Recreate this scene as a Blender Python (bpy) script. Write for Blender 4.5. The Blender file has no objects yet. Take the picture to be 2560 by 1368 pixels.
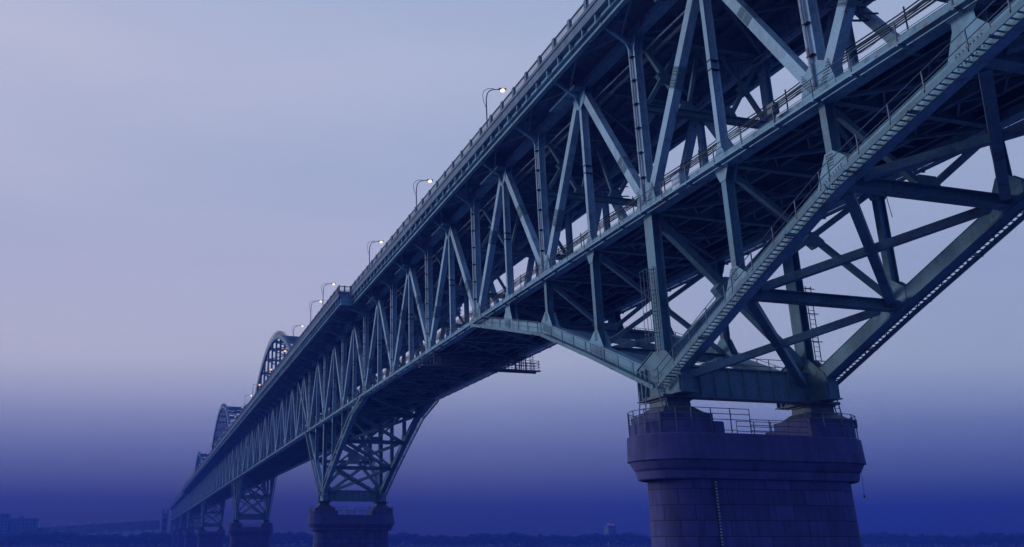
import bpy, math, random
from mathutils import Vector as V
random.seed(7)
S = bpy.context.scene
COL = S.collection
PN = 9.0                      # truss panel length
H = 15.2                      # underside of the top chord
YN, YF = 0.35, 12.45          # centre planes of the two trusses
WATER = -33.0
Y = V((0, 1, 0)); Z = V((0, 0, 1)); X = V((1, 0, 0))

# ------------------------------------------------------------------ materials
def new_mat(name):
    m = bpy.data.materials.new(name); m.use_nodes = True
    nt = m.node_tree; b = nt.nodes['Principled BSDF']
    return m, nt, b
def node(nt, t, **kw):
    n = nt.nodes.new(t)
    for k, v in kw.items():
        if k.startswith('i_'):
            n.inputs[k[2:].replace('_', ' ')].default_value = v
        else: setattr(n, k, v)
    return n
def ramp(nt, stops, fac, interp='LINEAR'):
    r = nt.nodes.new('ShaderNodeValToRGB'); e = r.color_ramp; e.interpolation = interp
    while len(e.elements) < len(stops): e.elements.new(0.5)
    for el, (p, c) in zip(e.elements, stops):
        el.position = p; el.color = (*c, 1) if len(c) == 3 else c
    nt.links.new(fac, r.inputs['Fac']); return r
def mix(nt, fac, a, b, mode='MIX'):
    n = nt.nodes.new('ShaderNodeMix'); n.data_type = 'RGBA'; n.blend_type = mode
    for sock, v in ((n.inputs[0], fac), (n.inputs[6], a), (n.inputs[7], b)):
        if isinstance(v, bpy.types.NodeSocket): nt.links.new(v, sock)
        elif isinstance(v, (int, float)): sock.default_value = v
        else: sock.default_value = (*v, 1)
    return n.outputs[2]
def scaled_pos(nt, sc):
    g = nt.nodes.new('ShaderNodeNewGeometry'); mp = nt.nodes.new('ShaderNodeMapping')
    mp.inputs['Scale'].default_value = sc; nt.links.new(g.outputs['Position'], mp.inputs['Vector'])
    return mp.outputs['Vector']
def noise(nt, vec, scale, detail=5, rough=.55):
    n = node(nt, 'ShaderNodeTexNoise'); n.inputs['Scale'].default_value = scale
    n.inputs['Detail'].default_value = detail; n.inputs['Roughness'].default_value = rough
    nt.links.new(vec, n.inputs['Vector']); return n.outputs['Fac']

def painted_steel(name, base, dirt, rust, rust_amount=.62, rough=.55):
    m, nt, b = new_mat(name)
    v1 = scaled_pos(nt, (1, 1, .10)); v2 = scaled_pos(nt, (1, 1, 1)); v3 = scaled_pos(nt, (.35, .35, .35))
    streak = noise(nt, v1, 3.4, 7, .68); blotch = noise(nt, v2, .8, 6, .62); fine = noise(nt, v2, 6, 5, .65); broad = noise(nt, v3, .5, 3, .5)
    c = mix(nt, ramp(nt, [(.40, (0, 0, 0)), (.66, (.85, .85, .85))], streak).outputs['Color'], base, dirt)
    c = mix(nt, ramp(nt, [(.42, (0, 0, 0)), (.62, (.75, .75, .75))], blotch).outputs['Color'], c, tuple(x * .62 for x in base))
    c = mix(nt, ramp(nt, [(.50, (0, 0, 0)), (.515, (.5, .5, .5))], broad).outputs['Color'], c, tuple(x * 1.22 for x in base))
    c = mix(nt, ramp(nt, [(.35, (.55, .55, .55)), (.55, (0, 0, 0))], fine).outputs['Color'], c, tuple(x * .7 for x in dirt))
    rf = mix(nt, 1.0, ramp(nt, [(rust_amount - .06, (0, 0, 0)), (rust_amount + .04, (1, 1, 1))], blotch).outputs['Color'],
             ramp(nt, [(.44, (0, 0, 0)), (.56, (1, 1, 1))], streak).outputs['Color'], 'MULTIPLY')
    c = mix(nt, rf, c, rust)
    nt.links.new(c, b.inputs['Base Color'])
    rr = ramp(nt, [(.3, (rough - .12,) * 3), (.75, (rough + .2,) * 3)], fine); nt.links.new(rr.outputs['Color'], b.inputs['Roughness'])
    bp = node(nt, 'ShaderNodeBump'); bp.inputs['Strength'].default_value = .25; bp.inputs['Distance'].default_value = .02
    nt.links.new(fine, bp.inputs['Height']); nt.links.new(bp.outputs['Normal'], b.inputs['Normal'])
    return m
STEEL = painted_steel('grey green bridge paint', (.205, .375, .44), (.12, .235, .285), (.16, .10, .08))
LIGHT = painted_steel('repainted pale bridge paint', (.33, .475, .54), (.20, .31, .355), (.16, .11, .09), .66)  # paler tone for the diagonals and verticals
TEAL = painted_steel('dark teal paint and far haunch shade', (.10, .225, .28), (.07, .155, .195), (.14, .09, .07), .60)  # dark teal of the posts; on the far haunch chord it is painted shade
FRAME = painted_steel('weathered framing paint', (.145, .25, .275), (.085, .15, .17), (.09, .06, .05), .66, .65)
RAIL = painted_steel('railing paint', (.11, .15, .18), (.08, .11, .13), (.10, .07, .06), .6, .6)
PIPE = painted_steel('galvanised pipe', (.50, .54, .55), (.36, .38, .38), (.22, .15, .11), .58, .45)

def concrete(name, base, blocks=False):
    m, nt, b = new_mat(name)
    v1 = scaled_pos(nt, (1, 1, .18)); v2 = scaled_pos(nt, (1, 1, 1))
    streak = noise(nt, v1, 1.3, 7, .65); blotch = noise(nt, v2, .45, 6, .6); fine = noise(nt, v2, 9, 5, .6)
    c = mix(nt, ramp(nt, [(.40, (0, 0, 0)), (.62, (.95, .95, .95))], streak).outputs['Color'], base, tuple(x * .5 for x in base))
    c = mix(nt, ramp(nt, [(.45, (0, 0, 0)), (.75, (.7, .7, .7))], blotch).outputs['Color'], c, tuple(x * 1.5 for x in base))
    c = mix(nt, .3, c, ramp(nt, [(.3, tuple(x * .6 for x in base)), (.7, tuple(x * 1.3 for x in base))], fine).outputs['Color'])
    h = fine
    if blocks:
        uv = node(nt, 'ShaderNodeUVMap'); br = node(nt, 'ShaderNodeTexBrick')
        br.inputs['Scale'].default_value = 1.0; br.inputs['Brick Width'].default_value = 2.05; br.inputs['Row Height'].default_value = 1.02
        br.inputs['Mortar Size'].default_value = .03; br.inputs['Mortar Smooth'].default_value = .15; br.inputs['Bias'].default_value = -.1
        br.inputs['Color1'].default_value = (.78, .78, .78, 1); br.inputs['Color2'].default_value = (1.14, 1.12, 1.1, 1); br.inputs['Mortar'].default_value = (.30, .30, .30, 1)
        nt.links.new(uv.outputs['UV'], br.inputs['Vector'])
        c = mix(nt, 1.0, c, br.outputs['Color'], 'MULTIPLY')
        mm = node(nt, 'ShaderNodeMath', operation='MULTIPLY_ADD'); nt.links.new(br.outputs['Fac'], mm.inputs[0]); mm.inputs[1].default_value = -2.5
        nt.links.new(fine, mm.inputs[2]); h = mm.outputs[0]
    nt.links.new(c, b.inputs['Base Color']); b.inputs['Roughness'].default_value = .88
    bp = node(nt, 'ShaderNodeBump'); bp.inputs['Strength'].default_value = .4; bp.inputs['Distance'].default_value = .03
    nt.links.new(h, bp.inputs['Height']); nt.links.new(bp.outputs['Normal'], b.inputs['Normal'])
    return m
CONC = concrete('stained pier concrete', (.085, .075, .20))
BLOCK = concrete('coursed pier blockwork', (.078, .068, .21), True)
DECKC = concrete('deck concrete', (.20, .24, .28))

def plain(name, col, rough=.7, metallic=0, var=.3, scale=3):
    m, nt, b = new_mat(name)
    n = noise(nt, scaled_pos(nt, (1, 1, 1)), scale, 4)
    c = ramp(nt, [(.3, tuple(x * (1 - var) for x in col)), (.7, tuple(x * (1 + var) for x in col))], n)
    nt.links.new(c.outputs['Color'], b.inputs['Base Color']); b.inputs['Roughness'].default_value = rough; b.inputs['Metallic'].default_value = metallic
    return m
DARK = plain('dark rubber and bitumen', (.035, .04, .05), .8)
BEAR = plain('greased cast bearing steel', (.07, .075, .09), .55)
WHITEP = plain('white gauge paint', (.36, .36, .38), .6)
CABM = plain('grey cabinet paint', (.42, .47, .52), .5)
LEAF = plain('far foliage', (.03, .042, .04), .9, 0, .4, .15)
BANKM = plain('river bank soil', (.03, .035, .035), .95, 0, .4, .05)
BLDG = plain('far building wall', (.25, .26, .28), .8, 0, .15, .1)
PALE = plain('pale far wall', (.5, .5, .52), .8, 0, .1, .1)
GLASS = plain('dark far windows', (.05, .06, .08), .2, 0, .2, .2)

def emissive(name, col, strength):
    m, nt, b = new_mat(name)
    b.inputs['Base Color'].default_value = (*col, 1); b.inputs['Emission Color'].default_value = (*col, 1)
    b.inputs['Emission Strength'].default_value = strength
    return m
LAMPW = emissive('lit white lamp lens', (1, .80, .58), 1.5)
LAMPO = emissive('lit orange lamp lens', (1, .58, .30), 1.3)
LAMPF = emissive('far lit lamp', (1, .75, .6), .5)
REDL = emissive('red lit roof sign', (1, .2, .25), .22)

def water_mat():
    m, nt, b = new_mat('river water')
    b.inputs['Base Color'].default_value = (.075, .09, .19, 1); b.inputs['Roughness'].default_value = .22
    v = scaled_pos(nt, (1, 1, 1)); n = noise(nt, v, .35, 6, .6)
    bp = node(nt, 'ShaderNodeBump'); bp.inputs['Strength'].default_value = .5; bp.inputs['Distance'].default_value = .5
    nt.links.new(n, bp.inputs['Height']); nt.links.new(bp.outputs['Normal'], b.inputs['Normal'])
    return m
WATERM = water_mat()

# ------------------------------------------------------------------ mesh builder
class MB:
    def __init__(s): s.v = []; s.f = []; s.uv = None; s.mark = None
    def add(s, vs, fs):
        o = len(s.v); s.v += [tuple(p) for p in vs]; s.f += [tuple(i + o for i in f) for f in fs]
    def box(s, x0, x1, y0, y1, z0, z1):
        s.add([(x0, y0, z0), (x1, y0, z0), (x1, y1, z0), (x0, y1, z0), (x0, y0, z1), (x1, y0, z1), (x1, y1, z1), (x0, y1, z1)],
              [(0, 3, 2, 1), (4, 5, 6, 7), (0, 1, 5, 4), (1, 2, 6, 5), (2, 3, 7, 6), (3, 0, 4, 7)])
    def prof(s, a, b, poly, ref=Y, caps=True):
        """extrude a 2-D profile (u across, v along ref) from a to b"""
        a = V(a); b = V(b); d = (b - a).normalized()
        u = ref.cross(d)
        if u.length < 1e-4: u = X.cross(d)
        u.normalize(); w = d.cross(u)
        n = len(poly)
        vs = [a + u * p + w * q for p, q in poly] + [b + u * p + w * q for p, q in poly]
        fs = [(i, (i + 1) % n, n + (i + 1) % n, n + i) for i in range(n)]
        if caps: fs += [tuple(range(n - 1, -1, -1)), tuple(range(n, 2 * n))]
        s.add(vs, fs)
    def bar(s, a, b, w, h, ref=Y):
        s.prof(a, b, [(-w / 2, -h / 2), (w / 2, -h / 2), (w / 2, h / 2), (-w / 2, h / 2)], ref)
    def hbar(s, a, b, w, h, ref=Y, t=.05, tw=.06):
        """H section: flanges of width w at +-h/2 along ref, web between them"""
        s.prof(a, b, [(-w/2, -h/2), (w/2, -h/2), (w/2, -h/2+t), (tw/2, -h/2+t), (tw/2, h/2-t), (w/2, h/2-t), (w/2, h/2), (-w/2, h/2), (-w/2, h/2-t), (-tw/2, h/2-t), (-tw/2, -h/2+t), (-w/2, -h/2+t)], ref)
    def tube(s, pts, r, n=6):
        pts = [V(p) for p in pts]
        rings = []
        for i, p in enumerate(pts):
            d = (pts[min(i + 1, len(pts) - 1)] - pts[max(i - 1, 0)]).normalized()
            u = d.cross(Z if abs(d.z) < .9 else X).normalized(); w = d.cross(u)
            rr = r[i] if isinstance(r, (list, tuple)) else r
            rings.append([p + (u * math.cos(2 * math.pi * k / n) + w * math.sin(2 * math.pi * k / n)) * rr for k in range(n)])
        vs = [q for R in rings for q in R]; fs = []
        for i in range(len(rings) - 1):
            for k in range(n):
                a = i * n + k; b = i * n + (k + 1) % n
                fs.append((a, b, b + n, a + n))
        fs += [tuple(range(n - 1, -1, -1)), tuple(range((len(rings) - 1) * n, len(rings) * n))]
        s.add(vs, fs)
    def plate(s, pts, y0, y1):
        """polygon in the x-z plane, thickness along y"""
        n = len(pts)
        s.add([(p[0], y0, p[1]) for p in pts] + [(p[0], y1, p[1]) for p in pts],
              [tuple(range(n)), tuple(range(2 * n - 1, n - 1, -1))] + [(i, i + n, (i + 1) % n + n, (i + 1) % n) for i in range(n)])
    def plate_x(s, pts, x0, x1):
        n = len(pts)
        s.add([(x0, p[0], p[1]) for p in pts] + [(x1, p[0], p[1]) for p in pts],
              [tuple(range(n)), tuple(range(2 * n - 1, n - 1, -1))] + [(i, i + n, (i + 1) % n + n, (i + 1) % n) for i in range(n)])
    def build(s, name, mat, parent=None, **props):
        me = bpy.data.meshes.new(name); me.from_pydata(s.v, [], s.f); me.materials.append(mat)
        if s.uv:
            l = me.uv_layers.new(name='UVMap')
            for poly in me.polygons:
                for li in poly.loop_indices: l.data[li].uv = s.uv[me.loops[li].vertex_index]
        if s.mark is not None:
            me.materials.append(BEAR)
            for poly in me.polygons[s.mark:]: poly.material_index = 1
        me.update()
        o = bpy.data.objects.new(name, me); COL.objects.link(o)
        if parent:
            o.parent = parent
            o.matrix_parent_inverse = parent_world(parent).inverted()
        for k, v in props.items(): o[k] = v
        return o
def parent_world(o):
    from mathutils import Matrix
    m = Matrix.Translation(o.location)
    while o.parent:
        m = Matrix.Translation(o.parent.location) @ m if o.parent.type == 'EMPTY' else m
        o = o.parent
    return m
def thing(name, label, cat, loc=(0, 0, 0), group=None, kind=None):
    o = bpy.data.objects.new(name, None); o.empty_display_size = 1; COL.objects.link(o); o.location = loc
    o['label'] = label; o['category'] = cat
    if group: o['group'] = group
    return o

# ------------------------------------------------------------------ the bridge
BR = thing('truss_bridge', 'long grey steel double-deck truss bridge with arches, crossing the river to the far shore', 'bridge', (0, 0, 0))
N_MAX, N_MIN = 6, -132
x_of = lambda n: n * PN
PIERS = {0: 13.95, -14: 16.1, -34: 16.1, -58: 16.1, -78: 16.1, -96: 14.6, -114: 14.6, -132: 14.6}
def wide(n): return -82 <= n <= -10
EDGE = lambda n: -5.1 if wide(n) else -3.0
WIDE_A, WIDE_B = -88.6, -82 * PN

class Rest:
    """nearest pieces of a kind become parts, the rest one piece"""
    def __init__(s, name, mat, n_parts): s.name = name; s.mat = mat; s.n = n_parts; s.rest = MB(); s.k = 0
    def put(s, mb, **kw):
        if s.k < s.n:
            s.k += 1; return mb.build(s.name, s.mat, BR, **kw)
        s.rest.add(mb.v, mb.f); return None
    def done(s):
        if s.rest.v: s.rest.build(s.name, s.mat, BR, kind='stuff')

# chords -----------------------------------------------------------
for yc, near in ((YN, True), (YF, False)):
    mb = MB(); y0, y1 = yc - .35, yc + .35
    x0, x1 = x_of(N_MIN), x_of(N_MAX)
    mb.box(x0, x1, y0, y1, .03, .75)                     # box body
    mb.box(x0, x1, y0 - .10, y1 + .10, -.06, .026)        # lower flange plate
    mb.box(x0, x1, y0 - .02, y1 + .02, .752, .78)
    for n in range(-40, N_MAX):                          # splices
        for dx in (2.9, 6.1):
            xa = x_of(n) + dx
            mb.box(xa - .45, xa + .45, y0 - .022, y0 - .001, .12, .66)
    mb.build('bottom_chord', STEEL, BR)
    mb = MB()
    mb.box(x0, x1, y0, y1, H + .03, H + .78)
    mb.box(x0, x1, y0 - .03, y1 + .03, H, H + .028)
    for n in range(-40, N_MAX):
        xa = x_of(n) + 4.5
        mb.box(xa - .5, xa + .5, y0 - .022, y0 - .001, H + .1, H + .7)
    mb.build('top_chord', STEEL, BR)

# web members -------------------------------------------------------
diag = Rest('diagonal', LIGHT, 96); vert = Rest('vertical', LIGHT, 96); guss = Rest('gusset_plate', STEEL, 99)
def bolts(mb, pts, y, s=.07):
    for (x, z) in pts: mb.box(x - s / 2, x + s / 2, y - .03, y, z - s / 2, z + s / 2)
order = sorted(range(N_MIN, N_MAX + 1), key=lambda n: abs(n - 1))
for n in order:
    for yc in (YN, YF):
        x = x_of(n); yo = yc - .35
        # diagonals run from even bottom nodes to odd top nodes
        if n % 2 == 0:
            for s in (-1, 1):
                if N_MIN <= n + s <= N_MAX:
                    mb = MB(); d = V((s * PN, 0, H)).normalized()
                    a = V((x, yc, .4)) + d * .9; b = V((x + s * PN, yc, H + .35)) - d * .8
                    mb.prof(a, b, [(-.34, -.33), (.34, -.33), (.34, .33), (-.34, .33)])
                    o = diag.put(mb)
                    if o and -12 < n < 5 and yc == YN:
                        for f in ((.56,) if (n + s) % 4 == 1 else (.3,)):
                            c_ = a + (b - a) * f; sp_ = MB(); L_ = .8
                            for q_ in (-.345, .345): sp_.prof(c_ - d * L_ + V((0, q_, 0)), c_ + d * L_ + V((0, q_, 0)), [(-.3, -.014), (.3, -.014), (.3, .014), (-.3, .014)])
                            u_ = V((-d.z, 0, d.x))
                            for q_ in (-.354, .354): sp_.prof(c_ - d * L_ + u_ * q_, c_ + d * L_ + u_ * q_, [(-.013, -.29), (.013, -.29), (.013, .29), (-.013, .29)])
                            for i_ in range(7):
                                for j_ in range(4):
                                    if i_ == 3: continue
                                    p_ = c_ + d * (-.66 + .22 * i_) + u_ * (-.21 + .14 * j_); p_.y = yo - .02
                                    sp_.box(p_.x - .035, p_.x + .035, p_.y - .025, p_.y + .001, p_.z - .035, p_.z + .035)
                            sp_.build('splice_plate', FRAME, o)
            w = .62 if n in PIERS else .5
            mb = MB(); mb.hbar((x, yc, .7), (x, yc, H + .1), w, .68)
            o = vert.put(mb)
            if yc == YN and n >= -16 and o:
                p = MB(); p.tube([(x - .14, yo - .42, H - .15), (x - .14, yo - .16, H - 1.0), (x - .14, yo - .16, 1.0)], .10, 8)
                p.build('drain_pipe', PIPE, o)
                p = MB(); z = 13.4
                while z > 1.2:
                    p.box(x - .255, x + .253, yo - .275, yo - .005, z, z + .045); z -= 2.1
                p.build('pipe_clamp', DARK, o)
        else:
            mb = MB(); mb.hbar((x, yc, .7), (x, yc, H + .1), .38, .66)
            o = vert.put(mb)
            if o and n >= -13:
                for z in (7.15, 7.85):
                    p = MB(); p.box(x - .215, x + .215, yo - .02, yo + .72, z, z + .07); p.build('collar', DARK, o)
        # gussets
        GP = []
        def both(poly):
            for ya, yb in ((yo - .03, yo - .002), (yo + .702, yo + .73)):
                m_ = MB(); m_.plate(poly, ya, yb); GP.append(m_)
        if n % 2 == 0:
            both([(x - 1.25, .1), (x + 1.25, .1), (x + 1.3, .85), (x + .95, 2.1), (x + .3, 2.5), (x - .3, 2.5), (x - .95, 2.1), (x - 1.3, .85)])
            both([(x - .75, H + .1), (x - .34, H - 1.2), (x + .34, H - 1.2), (x + .75, H + .1), (x + .6, H + .7), (x - .6, H + .7)])
            if yc == YN and n >= -4:
                GP[0].mark = len(GP[0].f); bolts(GP[0], [(x + sx * (.25 + .13 * j) + sx * .11 * i, .95 + .17 * i) for sx in (-1, 1) for i in range(8) for j in range(4) if .25 + .13 * j + .11 * i < 1.15], yo - .03)
        else:
            both([(x - 1.2, H + .7), (x - 1.25, H - .1), (x - .85, H - 1.3), (x - .25, H - 1.75), (x + .25, H - 1.75), (x + .85, H - 1.3), (x + 1.25, H - .1), (x + 1.2, H + .7)])
            both([(x - .55, .1), (x + .55, .1), (x + .5, .8), (x + .22, 1.35), (x - .22, 1.35), (x - .5, .8)])
        for k_, m_ in enumerate(GP):
            guss.put(m_)
for r in (diag, vert, guss): r.done()

# haunches ----------------------------------------------------------
haunch = Rest('haunch_chord', STEEL, 40); haunch_far = Rest('haunch_chord', TEAL, 40); post = Rest('haunch_post', TEAL, 60); hguss = Rest('haunch_gusset', STEEL, 90)  # far haunch chord takes the darker colour to imitate shade on it
strut = Rest('haunch_strut', FRAME, 30); lat = Rest('haunch_lateral_brace', FRAME, 60); sway = Rest('sway_frame', FRAME, 30)
girder = Rest('cross_girder', FRAME, 6); shoe = Rest('pier_shoe', FRAME, 12)
def haunch_line(pn, side):
    D = PIERS[pn]
    if pn in (-34, -58) or (pn == -14 and side < 0) or (pn == -78 and side > 0):
        return [(0, -D + 1.3), (1, -D / 2 + .75), (2, .35)]
    k = D / 13.95
    if pn == -14: return [(0, -14.6), (1, -10.0), (2, -5.75), (3, -1.75), (4, .3)]
    return [(0, -12.85 * k), (1, -8.75 * k), (2, -4.85 * k), (3, -2.25), (4, .3)]
def catwalk(parent, a, b, ysign, yface, dense=True):
    """stair walkway along the outer lower edge of a haunch chord"""
    a = V(a); b = V(b); d = (b - a); L = d.length; d.normalize(); up = V((-d.z, 0, d.x)); up = up if up.z > 0 else -up
    fl = MB(); off = -up * .48
    yi, yo = yface + ysign * .06, yface + ysign * .74
    for yy, hh in ((yi, .10), (yo, .16)):
        fl.prof(a + off + V((0, yy - a.y, 0)), b + off + V((0, yy - b.y, 0)), [(-hh, -.03), (hh, -.03), (hh, .03), (-hh, .03)])
    t = .25
    while t < L:
        c = a + d * t + off; c.y = (yi + yo) / 2
        fl.bar((c.x, yi, c.z), (c.x, yo, c.z), .075, .05, ref=V((-d.z, 0, d.x)))
        t += .36
    t = 1.5
    while t < L:
        c = a + d * t + off
        fl.bar((c.x, yface, c.z - .12), (c.x, yo + ysign * .1, c.z - .12), .1, .1, ref=Z); t += 4.5
    w = fl.build('catwalk', FRAME, parent)
    r = MB(); t = .4
    while t < L:
        c = a + d * t + off; r.bar((c.x, yo, c.z), (c.x, yo, c.z + 1.15), .06, .06); t += 2.25
    for hgt in (.6, 1.15):
        p = a + off + V((0, 0, hgt)); q = b + off + V((0, 0, hgt)); p.y = q.y = yo
        r.tube([p, q], .028, 5)
    r.build('handrail', RAIL, w)
for pn in (0, -14, -34, -58, -78, -96, -114, -132):
    D = PIERS[pn]; xp = x_of(pn); near_detail = pn >= -34
    lines = {s: haunch_line(pn, s) for s in (1, -1)}
    for s in (1, -1):
        if pn == -132 and s < 0: continue
        L = lines[s]; pts = [(xp + s * PN * i, z) for i, z in L]
        for yc in (YN, YF):
            mb = MB()
            for (xa, za), (xb, zb) in zip(pts, pts[1:]):
                mb.prof((xa, yc, za), (xb, yc, zb), [(-.47, -.35), (.47, -.35), (.47, .35), (-.47, .35)])
            for sg in (-1, 1):                     # proud flange edges
                for (xa, za), (xb, zb) in zip(pts, pts[1:]):
                    dd = V((xb - xa, 0, zb - za)).normalized(); u = V((-dd.z, 0, dd.x))
                    u = u if u.z > 0 else -u
                    o_ = u * (.487 * sg)
                    mb.prof(V((xa, yc, za)) + o_, V((xb, yc, zb)) + o_, [(-.014, -.39), (.014, -.39), (.014, .39), (-.014, .39)])
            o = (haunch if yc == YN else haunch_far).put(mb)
            if o and near_detail:
                ys = -1 if yc == YN else 1
                for (xa, za), (xb, zb) in zip(pts, pts[1:]):
                    if abs(xb - xa) < .1: continue
                    catwalk(o, (xa, yc, za), (xb, yc, zb), ys, yc + ys * .35)
            # posts and gussets
            for (i, z) in L[1:]:
                if z > -.5: continue
                x = xp + s * PN * i
                m2 = MB(); m2.hbar((x, yc, z + .3), (x, yc, .05), .46, .68); post.put(m2)
                for ya, yb in ((yc - .382, yc - .353), (yc + .353, yc + .382)):
                    m3 = MB(); nk = z > -3; sl = (L[i][1] - L[i - 1][1]) / PN * s
                    m3.plate([(x - 1.15, z - 1.15 * sl - .42), (x + 1.15, z + 1.15 * sl - .42), (x + 1.15, z + 1.15 * sl + .5)] + ([(x + .62, -.75), (x + .6, -.35), (x + .95, .05), (x - .95, .05), (x - .6, -.35), (x - .62, -.75)] if nk else [(x + .3, z + 1.7), (x - .3, z + 1.7)]) + [(x - 1.15, z - 1.15 * sl + .5)], ya, yb)
                    if yc == YN and pn == 0 and ya < yc:
                        m3.mark = len(m3.f)
                        bolts(m3, [(x + (j - 3.5) * .2, z + (j - 3.5) * .2 * sl + .13 * k) for j in range(8) for k in range(-2, 4)], yc - .382)
                        if z < -3: bolts(m3, [(x + (j - 1.5) * .13, z + .9 + .16 * k) for j in range(4) for k in range(5)], yc - .382)
                    hguss.put(m3)
                    if z < -3 and i != 2:
                        m3 = MB(); m3.plate([(x - .8, .05), (x - .28, -1.1), (x + .28, -1.1), (x + .8, .05)], ya, yb); hguss.put(m3)
        # struts, laterals, sway frames between the trusses
        for k, ((i, z), (j, z2)) in enumerate(zip(L, L[1:])):
            xa, xb = xp + s * PN * i, xp + s * PN * j
            if z2 < -.5:
                mb = MB(); mb.hbar((xb, YN + .36, z2), (xb, YF - .36, z2), .75, .7, ref=Z); strut.put(mb)
            for ya, yb in ((YN + .36, YF - .36), (YF - .36, YN + .36)):
                oz = .02 if ya < yb else -.02
                mb = MB(); p = V((xa, ya, z)); q = V((xb, yb, z2)); d = (q - p).normalized()
                mb.bar(p + d * .9 + V((0, 0, oz)), q - d * .9 + V((0, 0, oz)), .55, .5, ref=Z)
                lat.put(mb)
            if z2 < -1.8:
                mb = MB(); ym = (YN + YF) / 2
                if z2 < -6.5:
                    zc = (z2 - .6) / 2
                    for a, b in (((YN + .4, z2 + .5), (YF - .4, -.5)), ((YN + .4, -.5), (YF - .4, z2 + .5))):
                        mb.bar((xb + (.03 if a[1] < b[1] else -.03), a[0], a[1]), (xb + (.03 if a[1] < b[1] else -.03), b[0], b[1]), .36, .34, ref=X)
                    mb.plate_x([(ym - .8, zc), (ym, zc - .6), (ym + .8, zc), (ym, zc + .6)], xb - .21, xb + .21)
                else:
                    for yy in (YN + .4, YF - .4):
                        mb.bar((xb, ym + (-.3 if yy < ym else .3), z2 + .35), (xb, yy, -.45), .36, .34, ref=X)
                    mb.plate_x([(ym - .9, z2 + .34), (ym + .9, z2 + .34), (ym + .6, z2 + 1.0), (ym - .6, z2 + 1.0)], xb - .2, xb + .2)
                sway.put(mb)
    # pier plane: posts, big sway cross, girder, shoes
    zb = -D
    for yc in (YN, YF):
        m2 = MB(); m2.hbar((xp, yc, zb + 1.6), (xp, yc, .05), 1.05, .74, t=.06, tw=.1); o = post.put(m2)
        if o and pn == 0 and yc == YN:
            l = MB(); yl = yc - .37 - .55
            for xx in (xp - .3, xp + .3): l.bar((xx, yc - .5, -10.6), (xx, yc - .5, -4.3), .05, .07)
            z = -10.5
            while z < -4.3: l.bar((xp - .3, yc - .5, z), (xp + .3, yc - .5, z), .035, .035, ref=Z); z += .32
            for z in (-4.6, -6.2, -7.8, -9.4):
                l.tube([(xp - .34, yc - .42, z), (xp - .45, yl - .25, z), (xp + .45, yl - .25, z), (xp + .34, yc - .42, z)], .022, 4)
            for xx in (xp - .45, xp, xp + .45): l.bar((xx, yl - .25, -10), (xx, yl - .25, -4.6), .03, .03)
            l.build('caged_ladder', RAIL, o)
        if o and pn == 0 and yc == YF:
            l = MB(); yl = yc + .95
            for yy in (yl - .25, yl + .25): l.bar((xp + .3, yy, -10.8), (xp + .3, yy, -4.8), .05, .05)
            z = -10.7
            while z < -4.8: l.bar((xp + .3, yl - .25, z), (xp + .3, yl + .25, z), .035, .035, ref=Z); z += .36
            for z in (-5, -7, -9.2, -10.7): l.bar((xp + .3, yc + .3, z), (xp + .3, yl + .6, z), .06, .06, ref=Z)
            l.build('ladder', RAIL, o)
        m3 = MB()
        for ya, yb in ((yc - .42, yc - .376), (yc + .376, yc + .42)):
            m3.plate([(xp - 3.1, zb + .08), (xp + 2.3, zb + .08), (xp + 2.35, zb + 1.2), (xp + 2.1, zb + 1.9), (xp + .75, zb + 3.2), (xp - .75, zb + 3.4), (xp - 2.9, zb + 2.5), (xp - 3.2, zb + 1.4)], ya, yb)
        m3.box(xp - 3.25, xp + 2.45, yc - .62, yc + .62, zb, zb + .075)
        for xx in (-3.0, -2.45, -1.9, 2.2):
            m3.box(xp + xx - .03, xp + xx + .03, yc - .6, yc - .421, zb + .076, zb + (2.3 if xx < 0 else 1.2))
            m3.box(xp + xx - .03, xp + xx + .03, yc + .421, yc + .6, zb + .076, zb + (2.3 if xx < 0 else 1.2))
        for s, e_ in ((-1, 0), (1, .9)):
            ex = lambda v: xp + s * (v - e_)
            m3.plate([(ex(2.6), zb + .076), (ex(3.22), zb + .076), (ex(3.3), zb + (1.4 if s < 0 else 1.2)), (ex(2.95), zb + (2.55 if s < 0 else 1.9)), (ex(2.6), zb + (2.5 if s < 0 else 1.9))][::s], yc - .375, yc + .375)
        m3.bar((xp - 3.2, yc, zb + 2.42), (xp - .9, yc, zb + 3.44), .05, 1.0)
        shoe.put(m3)
    mb = MB(); ya, yb = YN + .43, YF - .43
    mb.box(xp - .45, xp + .45, ya, yb, zb + .08, zb + 2.15)
    mb.box(xp - .62, xp + .62, ya, yb, zb - .0, zb + .078); mb.box(xp - .62, xp + .62, ya, yb, zb + 2.152, zb + 2.22)
    k = 9
    for i in range(k):
        yy = ya + (yb - ya) * (i + .5) / k
        mb.box(xp + .451, xp + .6, yy - .03, yy + .03, zb + .08, zb + 2.15); mb.box(xp - .6, xp - .451, yy - .03, yy + .03, zb + .08, zb + 2.15)
    for yy in (ya, yb):
        s = 1 if yy == ya else -1
        mb.plate_x([(yy, zb + 2.221), (yy + s * 1.7, zb + 2.221), (yy + s * .3, zb + 3.5), (yy, zb + 3.5)][::s], xp - .03, xp + .03)
    o = girder.put(mb)
    if o and pn == 0:
        r = MB()
        for yy in (ya + 2, ya + 4.2, ya + 6.4, ya + 8.8): r.bar((xp - .55, yy, zb + 2.22), (xp - .55, yy, zb + 3.3), .05, .05)
        for zz in (2.75, 3.3): r.tube([(xp - .55, ya + .5, zb + zz), (xp - .55, yb - .5, zb + zz)], .03, 5)
        r.build('handrail', RAIL, o)
    mb = MB(); ym = (YN + YF) / 2; zc = (zb + 2.9) / 2 - .2
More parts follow.
